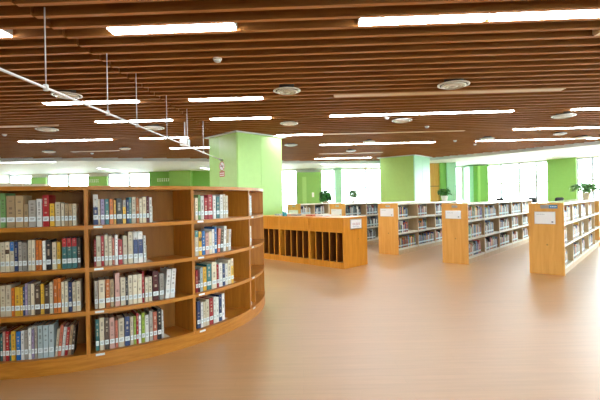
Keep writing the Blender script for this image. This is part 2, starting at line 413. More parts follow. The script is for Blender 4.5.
# ------------------------------------------------------------------ columns
def column(corner, a_left, a_right, wl, wr, label, m_l, m_r, cover=.62):
    c = Vector(corner)
    dl = Vector((math.cos(R(a_left)), math.sin(R(a_left)))); dr = Vector((math.cos(R(a_right)), math.sin(R(a_right))))
    t = thing('column', label, 'column', (c.x, c.y, 0))
    p = [Vector((0, 0)), dr*wr, dr*wr + dl*wl, dl*wl]
    bm = bmesh.new(); prism(bm, p, .0, CZ-.004); bev(bm, .012, 2)
    mk('shaft', bm, m_r, t)
    # cladding sheet on the left face
    nl = Vector((-dl.y, dl.x));
    if nl.dot(-c) < 0: nl = -nl
    nr = Vector((-dr.y, dr.x))
    if nr.dot(-c) < 0: nr = -nr
    bm = bmesh.new(); prism(bm, [dl*.03 + nl*.001, dl*(wl*cover) + nl*.001, dl*(wl*cover) + nl*.012, dl*.03 + nl*.012], .1, CZ-.05)
    mk('cladding_panel', bm, m_l, t)
    # thin joint between the sheets on the right face, shown as narrow cover strips
    for s in (.5,):
        bm = bmesh.new(); prism(bm, [dr*(wr*s) + nr*.001, dr*(wr*s+.012) + nr*.001, dr*(wr*s+.012) + nr*.004, dr*(wr*s) + nr*.004], .1, CZ-.05)
        mk('cover_strip', bm, m_r, t)
    bm = bmesh.new(); e = .09
    q = [nl*e + nr*e, dr*wr + nr*e + dr*e, dr*wr + dl*wl + dr*e + dl*e, dl*wl + nl*e + dl*e]
    prism(bm, q, CZ-.03, CZ-.002); mk('ceiling_trim', bm, M['white'], t)
    bm = bmesh.new(); e = .015
    q = [nl*e + nr*e, dr*wr + nr*e + dr*e, dr*wr + dl*wl + dr*e + dl*e, dl*wl + nl*e + dl*e]
    prism(bm, q, 0, .1); mk('skirting', bm, M['alu'], t)
    return t, c, dl, nl
col1, c1, dl1, nl1 = column(at_z(237, 131, CZ), 134, 46, 1.22*K, 1.42*K, 'broad pale green square column behind the curved bookcase, small red sign on it', M['col_pale'], M['col_green'])
column(at_z(414, 154.6, CZ), 141, 49, 1.45*K, 1.42*K, 'green and mint square column rising behind the bookcase rows, left of the orange door', M['lime'], M['mint'], .97)
# no-smoking style sign on the first column
def on_left_face(px, py):
    X, U = ray(px, py); o = c1 + nl1*.014
    t = (X*o.y - o.x) / (dl1.x - X*dl1.y)
    p = o + dl1*t
    return t, CH + U*p.y, p
ta, za, pa = on_left_face(222, 166.2); tb, zb, pb = on_left_face(222, 174)
sg = thing('wall_sign', 'small round red-ringed prohibition sign over a red plate on the pale green column', 'sign', (pa.x, pa.y, za), math.atan2(-dl1.y, -dl1.x))
# local x along the face (towards the corner), local -y... the face normal
ln = nl1
s_ = -1 if Vector((-math.sin(sg.rotation_euler.z), math.cos(sg.rotation_euler.z))).dot(nl1) < 0 else 1
def ring(bm, r0, r1, y0, y1, n=32):
    V = [[bm.verts.new((r*math.cos(2*math.pi*i/n), y, r*math.sin(2*math.pi*i/n))) for i in range(n)] for r, y in ((r0, y0), (r1, y0), (r1, y1), (r0, y1))]
    for a in range(4):
        for i in range(n): bm.faces.new((V[a][i], V[a][(i+1) % n], V[(a+1) % 4][(i+1) % n], V[(a+1) % 4][i]))
rr = .125
bm = bmesh.new(); n = 32
fv = [bm.verts.new((rr*math.cos(2*math.pi*i/n), s_*.002, rr*math.sin(2*math.pi*i/n))) for i in range(n)]; bk_ = [bm.verts.new((v.co.x, 0, v.co.z)) for v in fv]
bm.faces.new(fv); bm.faces.new(bk_[::-1])
for i in range(n): bm.faces.new((fv[i], fv[(i+1) % n], bk_[(i+1) % n], bk_[i]))
mk('disc', bm, M['paper'], sg)
bm = bmesh.new(); ring(bm, rr*.84, rr, s_*.002, s_*.005); mk('ring', bm, M['red_ink'], sg)
o = mk('slash', boxes((-rr*.9, rr*.9, min(0, s_*.005), max(0, s_*.005), -.01, .01)), M['red_ink'], sg, rot=(0, R(45), 0))
mk('cigarette', boxes((-.07, .07, min(0, s_*.004), max(0, s_*.004), -.012, .012)), M['dark_metal'], sg)
mk('plate', boxes((-.12, .12, min(0, s_*.003), max(0, s_*.003), zb-za-.075, zb-za+.075)), M['red_ink'], sg)
bm = boxes(*[(-.1+.052*i, -.1+.052*i+.036, min(0, s_*.005), max(0, s_*.005), zb-za-.05+.055*j, zb-za-.02+.055*j) for i in range(4) for j in range(2)])
mk('lettering', bm, M['paper'], sg)

# ------------------------------------------------------------------ ceiling lights, vents, rail
def gap_snap(x, y):
    w = x*snor.x + y*snor.y
    k = round((w - S0 - (SP-SW)/2) / SP)
    dw = S0 + k*SP + (SP-SW)/2 - w
    return x + snor.x*dw, y + snor.y*dw
def strip(pa, pb, label, lit=True, width=.15, units=1):
    xa, ya = at_z(*pa, CZ); xb, yb = at_z(*pb, CZ)
    x, y = gap_snap((xa+xb)/2, (ya+yb)/2); L = math.hypot(xb-xa, yb-ya)
    if x < joint_x(y): x, y = x - snor.x*.035, y - snor.y*.035
    q = y/((ya+yb)/2); x = (xa+xb)/2*q; L *= q
    t = thing('strip_light', label, 'ceiling light', (x, y, CZ), SA, 'lit ceiling strip lights' if lit else 'unlit ceiling strip panels')
    hw = width/2
    mk('housing', boxes((-L/2-.01, L/2+.01, -hw-.006, hw+.006, .012, .169)), M['unlit' if not lit else 'white'], t)
    for i in range(units):
        a = -L/2 + L*i/units + (.006 if i else 0); b = -L/2 + L*(i+1)/units - (.006 if i < units-1 else 0)
        mk('diffuser', boxes((a, b, -hw, hw, -.004, .012)), M['lamp' if lit else 'unlit'], t)
    return t
LIT = [((111, 33), (234.5, 28), 'large lit white strip light in the slatted ceiling at upper left', 1),
 ((360, 20.5), (486.5, 16.2), 'large lit strip light at upper right, left one of an end-to-end pair', 1),
 ((492, 15.8), (618, 10.5), 'large lit strip light at upper right corner, right one of an end-to-end pair', 1),
 ((-110, 42), (6, 37.5), 'lit strip light cut off by the left edge, only its tip showing', 1),
 ((45, 104.5), (137.5, 102), 'lit strip light crossing behind the suspended rail at left', 1),
 ((96, 122), (172, 120.5), 'lit strip light beyond the first rail-crossing one, left of the green column', 1),
 ((190, 100), (262, 97.5), 'lit strip light above the green column, nearer of two', 1),
 ((211, 119.5), (270.5, 117.5), 'lit strip light just above the green column top, farther of two', 1),
 ((330, 116), (512, 111.5), 'long lit strip light in two sections, middle of the ceiling', 2),
 ((277, 135), (322, 134), 'short lit strip light beside the green column top, right of it', 1),
 ((320, 145.5), (435, 142.5), 'long lit strip light above and left of the second column', 1),
 ((476, 141.5), (600, 138.3), 'long lit strip light near the ceiling edge at right', 2),
 ((572.5, 110), (690, 106.5), 'lit strip light running off the right edge above the round vents', 1),
 ((514, 129), (640, 125.5), 'thin lit strip light at right, between two brighter ones', 1),
 ((20, 142.3), (111, 140), 'lit strip light far left, nearest the pale soffit', 1),
 ((315, 159), (371, 157.8), 'most distant lit strip light left of the second column', 1),
 ((141, 138.5), (187, 137), 'lit strip light under the far end of the rail, beside the white box', 1),
 ((170.5, 149), (209, 148), 'lit strip light against the left side of the green column', 1)]
for a, b, l, u in LIT: strip(a, b, l, True, .15, u)
UNLIT = [((334.5, 96.5), (564, 89.3), 'long unlit tan strip panel in the ceiling, upper right'),
 ((-60, 128), (56, 124.7), 'unlit tan strip panel at the left edge beside a round vent'),
 ((323, 133.8), (464, 130.6), 'unlit tan strip panel continuing the short lit strip, middle of the ceiling'),
 ((72, 152), (118, 150.7), 'unlit strip panel far left near the ceiling edge'),
 ((598, 30.5), (720, 26), 'unlit strip panel whose tip shows at the upper right edge'),
 ((319, 154.2), (383, 152.6), 'unlit strip panel left of the second column, near the ceiling edge')]
for a, b, l in UNLIT: strip(a, b, l, False)
# unseen lamps added to light the near hall, continuing the visible strips
i = 0
for x, y in ((-3.2, 1.3), (.6, 1.4), (4.4, 1.2), (8.5, 1.0), (8.0, 4.2), (-7.5, 3.0), (-7.5, 8.0), (12.0, 4.0), (-11, 6.0)):
    x, y = gap_snap(x, y)
    if x < joint_x(y): x, y = x - snor.x*.035, y - snor.y*.035
    t = thing('strip_light', 'lit ceiling strip light over the near part of the hall, outside the picture', 'ceiling light', (x, y, CZ), SA, 'lit ceiling strip lights')
    mk('housing', boxes((-.61, .61, -.08, .08, .012, .169)), M['white'], t); mk('diffuser', boxes((-.6, .6, -.075, .075, -.004, .012)), M['lamp'], t)
# lamps on the white soffit
SOF = [((-40, 161.5), (55, 161), 'bright strip light at the edge of the pale soffit, far left', .16),
       ((8, 172), (42, 176), 'slanting strip light on the pale soffit above the left green panel', .1),
       ((98, 167.5), (127, 171.5), 'slanting strip light on the pale soffit above the second green panel', .1),
       ((201, 167), (216, 170), 'slanting strip light on the pale soffit beside the broad green column', .1),
       ((322, 163.5), (384, 168), 'bright strip light on the pale soffit left of the second column', .16),
       ((528, 153.5), (551, 155.5), 'short strip light on the soffit at right above the windows', .12)]
for a, b, l, wd in SOF:
    xa, ya = at_z(*a, WZ); xb, yb = at_z(*b, WZ)
    ya, yb = [min(21.9, max(15.7, v)) for v in (ya, yb)]
    if abs(yb-ya) < .1: yb = ya
    L = math.hypot(xb-xa, yb-ya)
    t = thing('strip_light', l, 'ceiling light', ((xa+xb)/2, (ya+yb)/2, WZ), math.atan2(yb-ya, xb-xa), 'strip lights on the white soffit')
    mk('housing', boxes((-L/2-.02, L/2+.02, -wd/2-.02, wd/2+.02, -.03, -.0001)), M['white'], t)
    mk('diffuser', boxes((-L/2, L/2, -wd/2, wd/2, -.045, -.03)), M['lamp_far'], t)
VENTS = [(287, 89.5, 27, 'round pale ceiling vent above the green column, middle of the picture'),
 (453.5, 83.5, 31, 'largest round ceiling vent, upper right, nearest the camera'),
 (402, 119.5, 20, 'round ceiling vent below the long middle strip light'),
 (289, 122.5, 18, 'round ceiling vent right of the green column top, upper one'),
 (67, 94, 28, 'round ceiling vent at left, close to the suspended rail'),
 (47, 128.5, 23, 'round ceiling vent at left, beside the unlit panel tip'),
 (154, 127, 20, 'round ceiling vent between the rail and the green column'),
 (563.5, 115, 24, 'round ceiling vent at right, near the right-edge strip light'),
 (560, 133, 12, 'small distant round ceiling vent at right, between two strips'),
 (582, 137, 16, 'round ceiling vent at right on the line of the far strip light'),
 (291, 144.3, 13, 'round ceiling vent right of the green column, lower one'),
 (369, 141, 12, 'small distant round ceiling vent above the far middle strips'),
 (351, 150.2, 10, 'farthest round ceiling vent left of the second column'),
 (125, 148, 11, 'dark round ceiling vent far left, near the rail'),
 (49, 151, 12, 'dark round ceiling vent at far left over the soffit edge'),
 (487, 138, 14, 'distant round ceiling vent right of the second column')]
for x, y, wpx, l in VENTS:
    X, Y = at_z(x, y, CZ-.02); r = .5*wpx*Y/F
    r = min(.24, max(.17, r))
    t = thing('ceiling_vent', l, 'ceiling vent', (X, Y, CZ-.03), 0, 'round ceiling vents')
    bm = bmesh.new(); lathe(bm, [(r*.5, -.001), (r, -.006), (r*1.0, -.016), (r*.9, -.024), (r*.86, -.016)], 28); mk('rim', bm, M['vent'], t)
    bm = bmesh.new(); lathe(bm, [(r*.86, -.015), (r*.84, -.017)], 28); mk('recess', bm, M['vent_dark'], t)
    bm = bmesh.new(); lathe(bm, [(r*.6, 0), (r*.6, .19)], 20); mk('neck', bm, M['vent_dark'], t)
    for a, b in ((.62, .78), (.36, .54)):
        bm = bmesh.new(); n = 28
        V = [[bm.verts.new((q*math.cos(2*math.pi*i/n), q*math.sin(2*math.pi*i/n), z)) for i in range(n)] for q, z in ((r*a, -.018), (r*b, -.022), (r*b, -.034), (r*a, -.046))]
        for k_ in range(4):
            for i in range(n): bm.faces.new((V[k_][i], V[k_][(i+1) % n], V[(k_+1) % 4][(i+1) % n], V[(k_+1) % 4][i]))
        mk('cone_ring', bm, M['vent'], t, smooth=True)
    bm = bmesh.new(); lathe(bm, [(r*.26, -.018), (r*.26, -.04), (r*.12, -.055), (.003, -.056)], 20); mk('hub', bm, M['vent'], t)
for x, y, l in ((217.5, 60, 'round smoke detector alone on the slats, upper middle'), (387, 118, 'small smoke detector under the long middle strip'),
               (427, 127, 'small smoke detector right of the middle strips'), (455, 141, 'small smoke detector right of the second column top'),
               (475, 144.5, 'small smoke detector left of the far right strip'), (92, 153.5, 'small smoke detector far left near the ceiling edge'),
               (4.5, 135, 'small smoke detector by the left edge')):
    X, Y = at_z(x, y, CZ-.02)
    t = thing('smoke_detector', l, 'smoke detector', (X, Y, CZ), 0, 'smoke detectors on the slats')
    bm = bmesh.new(); lathe(bm, [(.055, 0), (.055, -.018), (.045, -.022)], 20); mk('base', bm, M['vent'], t)
    bm = bmesh.new(); lathe(bm, [(.042, -.022), (.04, -.04), (.02, -.048), (.004, -.049)], 20); mk('chamber', bm, M['white'], t)
# suspended rail
ra = Vector((*at_z(46, 88, 2.45), 2.45))
te, ze, pe = on_left_face(222, 160.2)
rb = Vector((pe.x, pe.y, ze))
dv = rb - ra
rl = thing('hanging_rail', 'thin white rail hung from the slatted ceiling on rods, running to the green column', 'rail', (ra.x, ra.y, ra.z))
st = -.75
bm = bmesh.new(); tube(bm, dv*st, dv*.985, .012); mk('rail', bm, M['rail'], rl)
bm = bmesh.new(); tube(bm, dv*.96, dv*.999, .03); mk('end_bracket', bm, M['alu'], rl)
for px in (46, 108, 137, 167, 187.5, 203.5):
    lo, hi = 0, 1
    best = min((abs(300 + F*((ra+dv*s).x/(ra+dv*s).y - ROLL*((ra+dv*s).z-CH)/(ra+dv*s).y) - px), s) for s in [i/1000 for i in range(-100, 1000)])
    s = best[1]
    p = dv*s; top = CZ+.02 - (ra.z)
    bm = bmesh.new(); tube(bm, p, (p.x, p.y, top), .006); r_ = mk('hanger_rod', bm, M['rod'], rl)
    bm = bmesh.new(); cyl(bm, p.x, p.y, p.z-.024, p.z+.03, .022, n=12); mk('clamp', bm, M['rod'], r_)
# white box hung at the far end of the rail
X, Z = at_y(185, 142.5, 9.2)
t = thing('hanging_box', 'small white box hung under the slats beside the far end of the rail', 'box', (X, 9.2, Z))
mk('casing', bev(boxes((-.09, .09, -.1, .1, -.08, .08)), .01), M['white'], t)
bm = bmesh.new(); tube(bm, (0, 0, .08), (0, 0, CZ-Z+.02), .012); mk('drop_rod', bm, M['rod'], t)

# ------------------------------------------------------------------ books
PAL = dict(g=(126, 172, 104), t=(192, 164, 122), c=(228, 216, 188), w=(238, 238, 234), r=(172, 34, 40), o=(212, 118, 40), y=(228, 180, 56), k=(36, 34, 38),
           n=(44, 62, 110), b=(36, 108, 180), e=(60, 124, 126), m=(98, 28, 34), p=(222, 172, 158), l=(168, 154, 190), a=(170, 164, 154), d=(82, 62, 48),
           s=(208, 116, 90), v=(150, 178, 60), q=(186, 204, 208))
CN = dict(g='light green', t='tan', c='cream', w='white', r='red', o='orange', y='yellow', k='black', n='navy', b='blue', e='teal', m='maroon', p='pale pink',
          l='lilac', a='grey', d='dark brown', s='salmon', v='lime green', q='pale blue-grey')
BOOKS = []           # every book: dict(loc, rz, th, h, dep, col, col2, label, group, lean, fine)
def ordinal(n): return ['first', 'second', 'third', 'fourth', 'fifth', 'sixth', 'seventh', 'eighth', 'ninth', 'tenth', 'eleventh', 'twelfth', 'thirteenth', 'fourteenth', 'fifteenth',
                        'sixteenth', 'seventeenth', 'eighteenth', 'nineteenth', 'twentieth', '21st', '22nd', '23rd', '24th', '25th', '26th', '27th', '28th', '29th', '30th'][n-1]
def make_book(b):
    th, h, dep = b['th'], b['h'], b['dep']
    col = srgb(PAL[b['col']]); col = tuple(min(1, v*b['sh']) for v in col)
    rot = (0, b.get('lean', 0), b['rz'])
    if b['fine']:
        bm = boxes((-th/2, th/2, 0, .003, 0, h), (-th/2, -th/2+.0025, .003, dep, 0, h), (th/2-.0025, th/2, .003, dep, 0, h))
        root = mk('book', bm, M['cover'], None, b['loc'], rot)
        root.color = (*col, 1)
        mk('pages', boxes((-th/2+.0026, th/2-.0026, .0031, dep-.005, .003, h-.004)), M['pages'], root)
        sl = mk('spine_label', boxes((-th/2+.0003, th/2-.0003, -.0009, -.0001, .045, .084)), M['label'], root)
        mk('call_number', boxes((-th*.3, th*.28, -.0012, -.0009, .068, .072), (-th*.3, th*.2, -.0012, -.0009, .058, .062)), M['ink'], sl)
        if b.get('col2'):
            z0, z1, c2 = b['col2']
            q = mk('cover_band', boxes((-th/2+.0002, th/2-.0002, -.0007, -.0001, h*z0, h*z1)), M['cover'], root); q.color = (*srgb(PAL[c2]), 1)
    else:
        bm = bmesh.new(); _, fs = box(bm, -th/2, th/2, 0, dep, 0, h)
        fs[1].material_index = 1
        box(bm, -th/2+.0005, th/2-.0005, -.0012, 0, .04, .075, 2)
        root = mk('book', bm, [M['cover'], M['pages'], M['label']], None, b['loc'], rot)
        root.color = (*col, 1)
    tag(root, b['label'], 'book', b['group'])
    return root

# ------------------------------------------------------------------ curved bookcase
CC = Vector((-2.672, 5.43)); RF = 2.173; DEP = .34; HC = 1.545
DIV = [R(a) for a in (-89.6, -66.3, -41.6, -17.2, 8.0)]
LEV = [.132, .492, .855, 1.212]               # top faces of deck and shelves
TH = .034
bc_loc = (CC.x + (RF-.17)*math.cos(R(-41)), CC.y + (RF-.17)*math.sin(R(-41)), 0)
bc = thing('curved_bookcase', 'long curved honey-brown wooden bookcase with four tiers of books, front left', 'bookcase', bc_loc)
ox, oy = CC.x - bc_loc[0], CC.y - bc_loc[1]
def sector(bm, r0, r1, a0, a1, z0, z1, n=10):
    rings = []
    for i in range(n+1):
        a = a0 + (a1-a0)*i/n
        rings.append([bm.verts.new((ox + r*math.cos(a), oy + r*math.sin(a), z)) for r, z in ((r0, z0), (r1, z0), (r1, z1), (r0, z1))])
    for A, B in zip(rings, rings[1:]):
        for k in range(4): bm.faces.new((A[k], A[(k+1) % 4], B[(k+1) % 4], B[k]))
    bm.faces.new(rings[0]); bm.faces.new(rings[-1][::-1])
    return bm
R0 = RF - DEP
A0, A1 = DIV[0], DIV[-1]
hw = .015/RF
mk('top', sector(bmesh.new(), R0, RF+.004, A0-hw, A1+hw, HC-TH, HC, 40), M['case'], bc)
mk('plinth', sector(bmesh.new(), RF-.03, RF, A0-hw, A1+hw, 0, LEV[0]-TH, 40), M['case'], bc)
mk('back_panel', sector(bmesh.new(), R0, R0+.012, A0-hw, A1+hw, 0, HC-TH, 40), M['back'], bc)
for a in DIV:
    o = mk('divider', sector(bmesh.new(), R0+.0125, RF, a-hw, a+hw, LEV[0], HC-TH, 1), M['case_v'], bc)
for j in range(4):
    for i, z in enumerate(LEV):
        s = mk('shelf', sector(bmesh.new(), R0+.0125, RF-(0 if i else -.003), DIV[j]+(hw if i else -hw), DIV[j+1]-(hw if i else -hw), z-TH, z, 12), M['case'], bc)
        a = DIV[j] + .045
        if j:
            mk('shelf_label', sector(bmesh.new(), RF+.001 + (0 if i else .003), RF+.003+(0 if i else .003), a-.02, a+.012, z-TH+.01, z-.006, 3), M['label'], s)
# end panels
for a, s in ((A0, -1), (A1, 1)):
    mk('end_panel', sector(bmesh.new(), R0, RF-.001, a+s*hw, a+s*(hw+.012), 0, HC-TH, 1), M['case_v'], bc)

RS = RF - .045                                 # where the spines stand
def arc_angle(px, py):
    X, U = ray(px, py)
    # |X*d - cx, d - cy| = RS, nearest hit
    a = X*X + 1; b = -2*(X*CC.x + CC.y); c = CC.x**2 + CC.y**2 - RS*RS
    D = b*b - 4*a*c
    if D < 0: return None
    d = (-b - math.sqrt(D)) / (2*a)
    return math.atan2(d - CC.y, X*d - CC.x)
# each entry: left edge, right edge (as surveyed), colour, height cm, optional band
ROWS = {
 (3, 0): "-22,-17,c,22 -17,-11,r,21 -11,-6,t,23 -6,0,c,22 0,5.8,g,28 6.2,15,t,26 15.3,23.5,t,26 24,28,t,19 28.3,36,a,22 36.5,42,w,23 42.5,49,r,26 49.5,54.5,y,19 55,60.5,c,20 61,64.3,c,19 64.6,68,t,18.5 68.3,72,t,18.5 72.3,76.5,c,18.5",
 (3, 1): "93,98,w,26,n 98.2,100,c,22 100.5,104.6,l,22 105,109,e,22 109.4,113.4,o,22 113.7,116,y,21 116.5,122,k,22.5 122.5,126,a,21,y 126.5,129,n,21 129,131.3,e,23 131.6,136,c,23.5 136.2,139,o,22.5 139.3,142,c,22 142.3,146.3,c,23.5 146.6,149,m,24 149.4,152,w,23",
 (3, 2): "195,198,c,22 198.3,200.4,g,25 200.7,204,w,24 204.3,207.6,r,22 207.8,212.6,r,25 213,216,w,24 216.3,219.5,e,23 219.8,223,w,25 223.2,225.3,c,25.5 225.5,228,c,24",
 (3, 3): "248.7,250,w,25 250.2,251.4,w,24",
 (2, 0): "-20,-14,d,23 -14,-8,o,22 -8,0,c,23 0.3,5,c,24 5.2,9.5,c,24,d 10,14,c,24,b 14.3,17.7,n,24 18.2,22,a,24 22.2,27,a,23 28,31.5,c,25 31.7,35,c,25 35.7,38.7,o,25 38.9,41.8,o,24.5 42.3,45.7,w,24 46,51,k,24.5 52,56.5,c,22.5 57,60.5,y,22.5 62,66.8,e,25.5,r 67,71.8,e,25.5,r 72,77,e,25.5,r 77.5,80.5,d,25",
 (2, 1): "94,96,r,23 96.3,101,c,26 101.3,104,r,26 104.5,108.2,c,27 108.4,112,c,26 112.3,114.6,s,24 115,118,w,26 118.3,122.6,r,22 123,127.3,c,25 128,133,c,28 133.4,138,w,28,n 138.2,143,w,28,n 143.4,146,w,24",
 (2, 2): "195,198.7,c,25,e 199,202,y,24,d 202.3,205.2,b,24 205.6,209,p,22 209.2,212,c,23 212.3,214.6,w,25 214.8,217,b,27 217.3,220,s,25 220.3,223,d,24 223.3,225.7,w,27 226,228.2,t,23 228.5,230.5,w,23",
 (2, 3): "248.7,250,w,24 250.3,251.5,c,23",
 (1, 0): "-20,-15,y,23 -15,-8,c,24 -8,0,t,24 0.3,5.3,c,25 5.6,11,c,25.5 11.3,14.4,o,23 14.7,20,y,23.5 20.3,22.5,y,23 22.7,24.8,n,23.5 25,27.4,l,26 27.7,30.5,a,25.5 30.8,34.2,c,25.5 34.6,40,d,24 40.5,44,y,25 44.3,49,d,23.5 49.4,53,c,26 53.5,57.4,o,28.5 57.6,61,o,28.5 61.3,64.2,c,25.5 64.6,68,c,26 68.4,71.8,n,25 72.2,76,c,24.5 76.4,80.5,c,25",
 (1, 1): "94.5,98,a,24 98.5,105,c,24.5 105.5,110,o,24.5 110.2,114,t,24 115,120,p,29 120.5,125.7,c,25 126,128,k,24 128.3,132.7,c,26 132.9,137.5,c,26 137.7,142,c,26 142.4,144.3,r,28 145,148.3,c,22.5 148.5,152.2,c,22.5 152.8,158.8,m,27 159.5,164,a,24 165,169.5,w,27 169.8,174.5,w,27",
 (1, 2): "196,198,r,22 198.3,200.3,m,22 200.6,203,q,24 203.4,206.8,y,24 207.2,211.6,e,26 212,217,c,27 217.3,219,r,24 219.3,222.8,w,25 223,225.3,n,23 225.6,228,w,23 228.3,231,c,26 231.3,233.8,c,27,y",
 (0, 0): "-20,-14,g,24 -14,-7,c,24 -7,0,k,23 0.3,2.3,e,22 2.6,5,p,24 5.3,9,r,24 9.3,10.6,e,21 10.9,15.6,y,24 15.9,20.3,b,23.5 20.7,24,w,24 24.3,27.8,a,24 28.1,31,w,26 31.3,34,l,24 34.3,37,a,27 37.4,42.8,q,27 43,48.2,q,27 48.4,53.8,q,27 54.2,56.8,c,23 57.1,60.3,s,25.5 60.6,63.7,w,24 64,67,r,23.5 67.4,70.2,t,25 70.4,73,d,24",
 (0, 1): "95.5,99.3,e,27 99.6,104.4,c,28 104.8,109,d,27.5 109.4,114.8,p,27 115.3,118,s,24 118.3,124.5,c,25 124.9,130,n,26 130.3,133.6,c,25 133.9,136.2,v,25 136.5,138.6,r,27.5 138.9,141.3,w,25 141.7,145,v,27 145.2,149,w,24.5 149.4,153,a,27 153.3,157.3,s,26 157.8,161.7,k,28 162,163.5,w,26",
 (0, 2): "197.3,201,n,27 201.3,203.6,w,25 203.8,206,c,25 206.3,209.7,c,26.5 210,213.6,r,27 214,216.4,w,27 216.6,219.2,w,26 219.5,222.3,n,28 222.6,225,w,28",
}
TIER = {3: 'top', 2: 'second', 1: 'third', 0: 'bottom'}
BAYN = {0: 'leftmost bay', 1: 'second bay', 2: 'third bay', 3: 'narrow right-end bay'}
SHY = {3: 225, 2: 268, 1: 310, 0: 350}
bend = []
LEAN = {(0, 0): (6, 6), (1, 1): (2, 5), (2, 2): (5, 5)}
for (lv, bay), txt in ROWS.items():
    prev = None; cnt = {}
    ents = [e.split(',') for e in txt.split()]
    tot = {}
    for e in ents: tot[e[2]] = tot.get(e[2], 0) + 1
    last = DIV[bay] + hw + .002
    for n_, e in enumerate(ents):
        x0, x1, c, h = float(e[0]), float(e[1]), e[2], float(e[3])/100
        y = SHY[lv] - (x0+x1)/2*.05 - 12
        a0, a1 = arc_angle(x0, y), arc_angle(x1, y)
        if a0 is None or a1 is None: continue
        a0 = max(a0, last); a1 = max(a1, a0 + .004)
        last = a1 + .0006
        am = (a0+a1)/2; th = (RS-.16)*(a1-a0)*.995
        th = max(th, .006)
        cnt[c] = cnt.get(c, 0) + 1
        col2 = None
        if len(e) > 4:
            col2 = {'n': (.0, .58, 'n') if lv == 3 else (.25, .75, 'n'), 'r': (.72, 1, 'r'), 'y': (.0, .7, 'y'), 'd': (.6, .75, 'd'), 'b': (.7, 1, 'b'), 'e': (.75, 1, 'e')}[e[4]]
        size = 'thin' if th < .022 else ('thick' if th > .045 else 'slim' if th < .032 else 'medium-thick')
        lab = '%s %s book, %s from left, %s shelf, %s of curved bookcase' % (size, CN[c], ordinal(n_+1), TIER[lv], BAYN[bay])
        ln = LEAN.get((lv, bay)); la = R(ln[1]) if ln and n_ >= len(ents)-ln[0] else 0
        BOOKS.append(dict(loc=(CC.x + RS*math.cos(am), CC.y + RS*math.sin(am), LEV[lv]+.0006+th/2*math.sin(la)), rz=am + math.pi/2, th=th, h=h, dep=random.uniform(.145, .175) if c != 'r' or h < .255 else .2,
                          col=c, col2=col2, sh=random.uniform(.66, .98), label=lab, group='books on the curved bookcase', fine=True, lean=la, area=1e9))
    bend.append((lv, bay, last + (.012 if (lv, bay) in LEAN else 0)))
# metal bookend closing each row
for lv, bay, a in bend:
    if bay == 3 or a > DIV[bay+1]-.08: continue
    a += .004
    t = thing('bookend', 'white metal bookend closing the row on the %s shelf, %s of the curved bookcase' % (TIER[lv], BAYN[bay]), 'bookend',
              (CC.x + RS*math.cos(a), CC.y + RS*math.sin(a), LEV[lv]), a + math.pi/2, 'metal bookends on the curved bookcase')
    mk('upright_plate', boxes((-.0007, .0007, .02, .12, .0015, .15)), M['metal_white'], t)
    mk('foot_plate', boxes((-.0007, .05, .005, .12, .0003, .0015)), M['metal_white'], t)
# the upright wooden block on the bottom shelf of the narrow bay and its tag box
a = arc_angle(252, 287)
if a:
    t = tag(mk('wooden_bookend', bev(boxes((-.012, .012, 0, .2, 0, .3)), .003), M['case_v'], None, (CC.x+RS*math.cos(a+.06), CC.y+RS*math.sin(a+.06), LEV[0]+.0005), (0, 0, a+.06+math.pi/2)),
            'upright wooden board standing on the bottom shelf of the narrow right-end bay', 'bookend')
    t = tag(mk('label_box', bev(boxes((-.03, .03, 0, .04, 0, .05)), .004), M['paper'], None, (CC.x+RS*math.cos(a-.02), CC.y+RS*math.sin(a-.02), LEV[0]+.0005), (0, 0, a-.02+math.pi/2)),
            'small white box in front of the wooden board, bottom shelf of the right-end bay', 'box')
# flat books lying on top of the bookcase at far left
for i, (px, L, c, hgt) in enumerate(((8, .25, 't', .026), (36, .15, 'a', .018))):
    a = arc_angle(px, 184); rr_ = RF - .075
    rt = mk('magazine', boxes((-L/2, L/2, -.07, .09, .0, .0015), (-L/2, L/2, -.07, .09, hgt-.0015, hgt), (-L/2, L/2, .088, .09, .0015, hgt-.0015)), M['cover'], None,
            (CC.x + rr_*math.cos(a), CC.y + rr_*math.sin(a), HC+.0006), (0, 0, a + math.pi/2 + .05*i))
    rt.color = (*srgb(PAL[c]), 1)
    tag(rt, ['tan magazine lying flat on top of the curved bookcase, at the left edge', 'grey magazine lying flat on top of the curved bookcase, right of the tan one'][i], 'magazine', 'magazines on the curved bookcase top')
    mk('pages', boxes((-L/2+.003, L/2-.003, -.068, .0875, .0016, hgt-.0016)), M['pages'], rt)

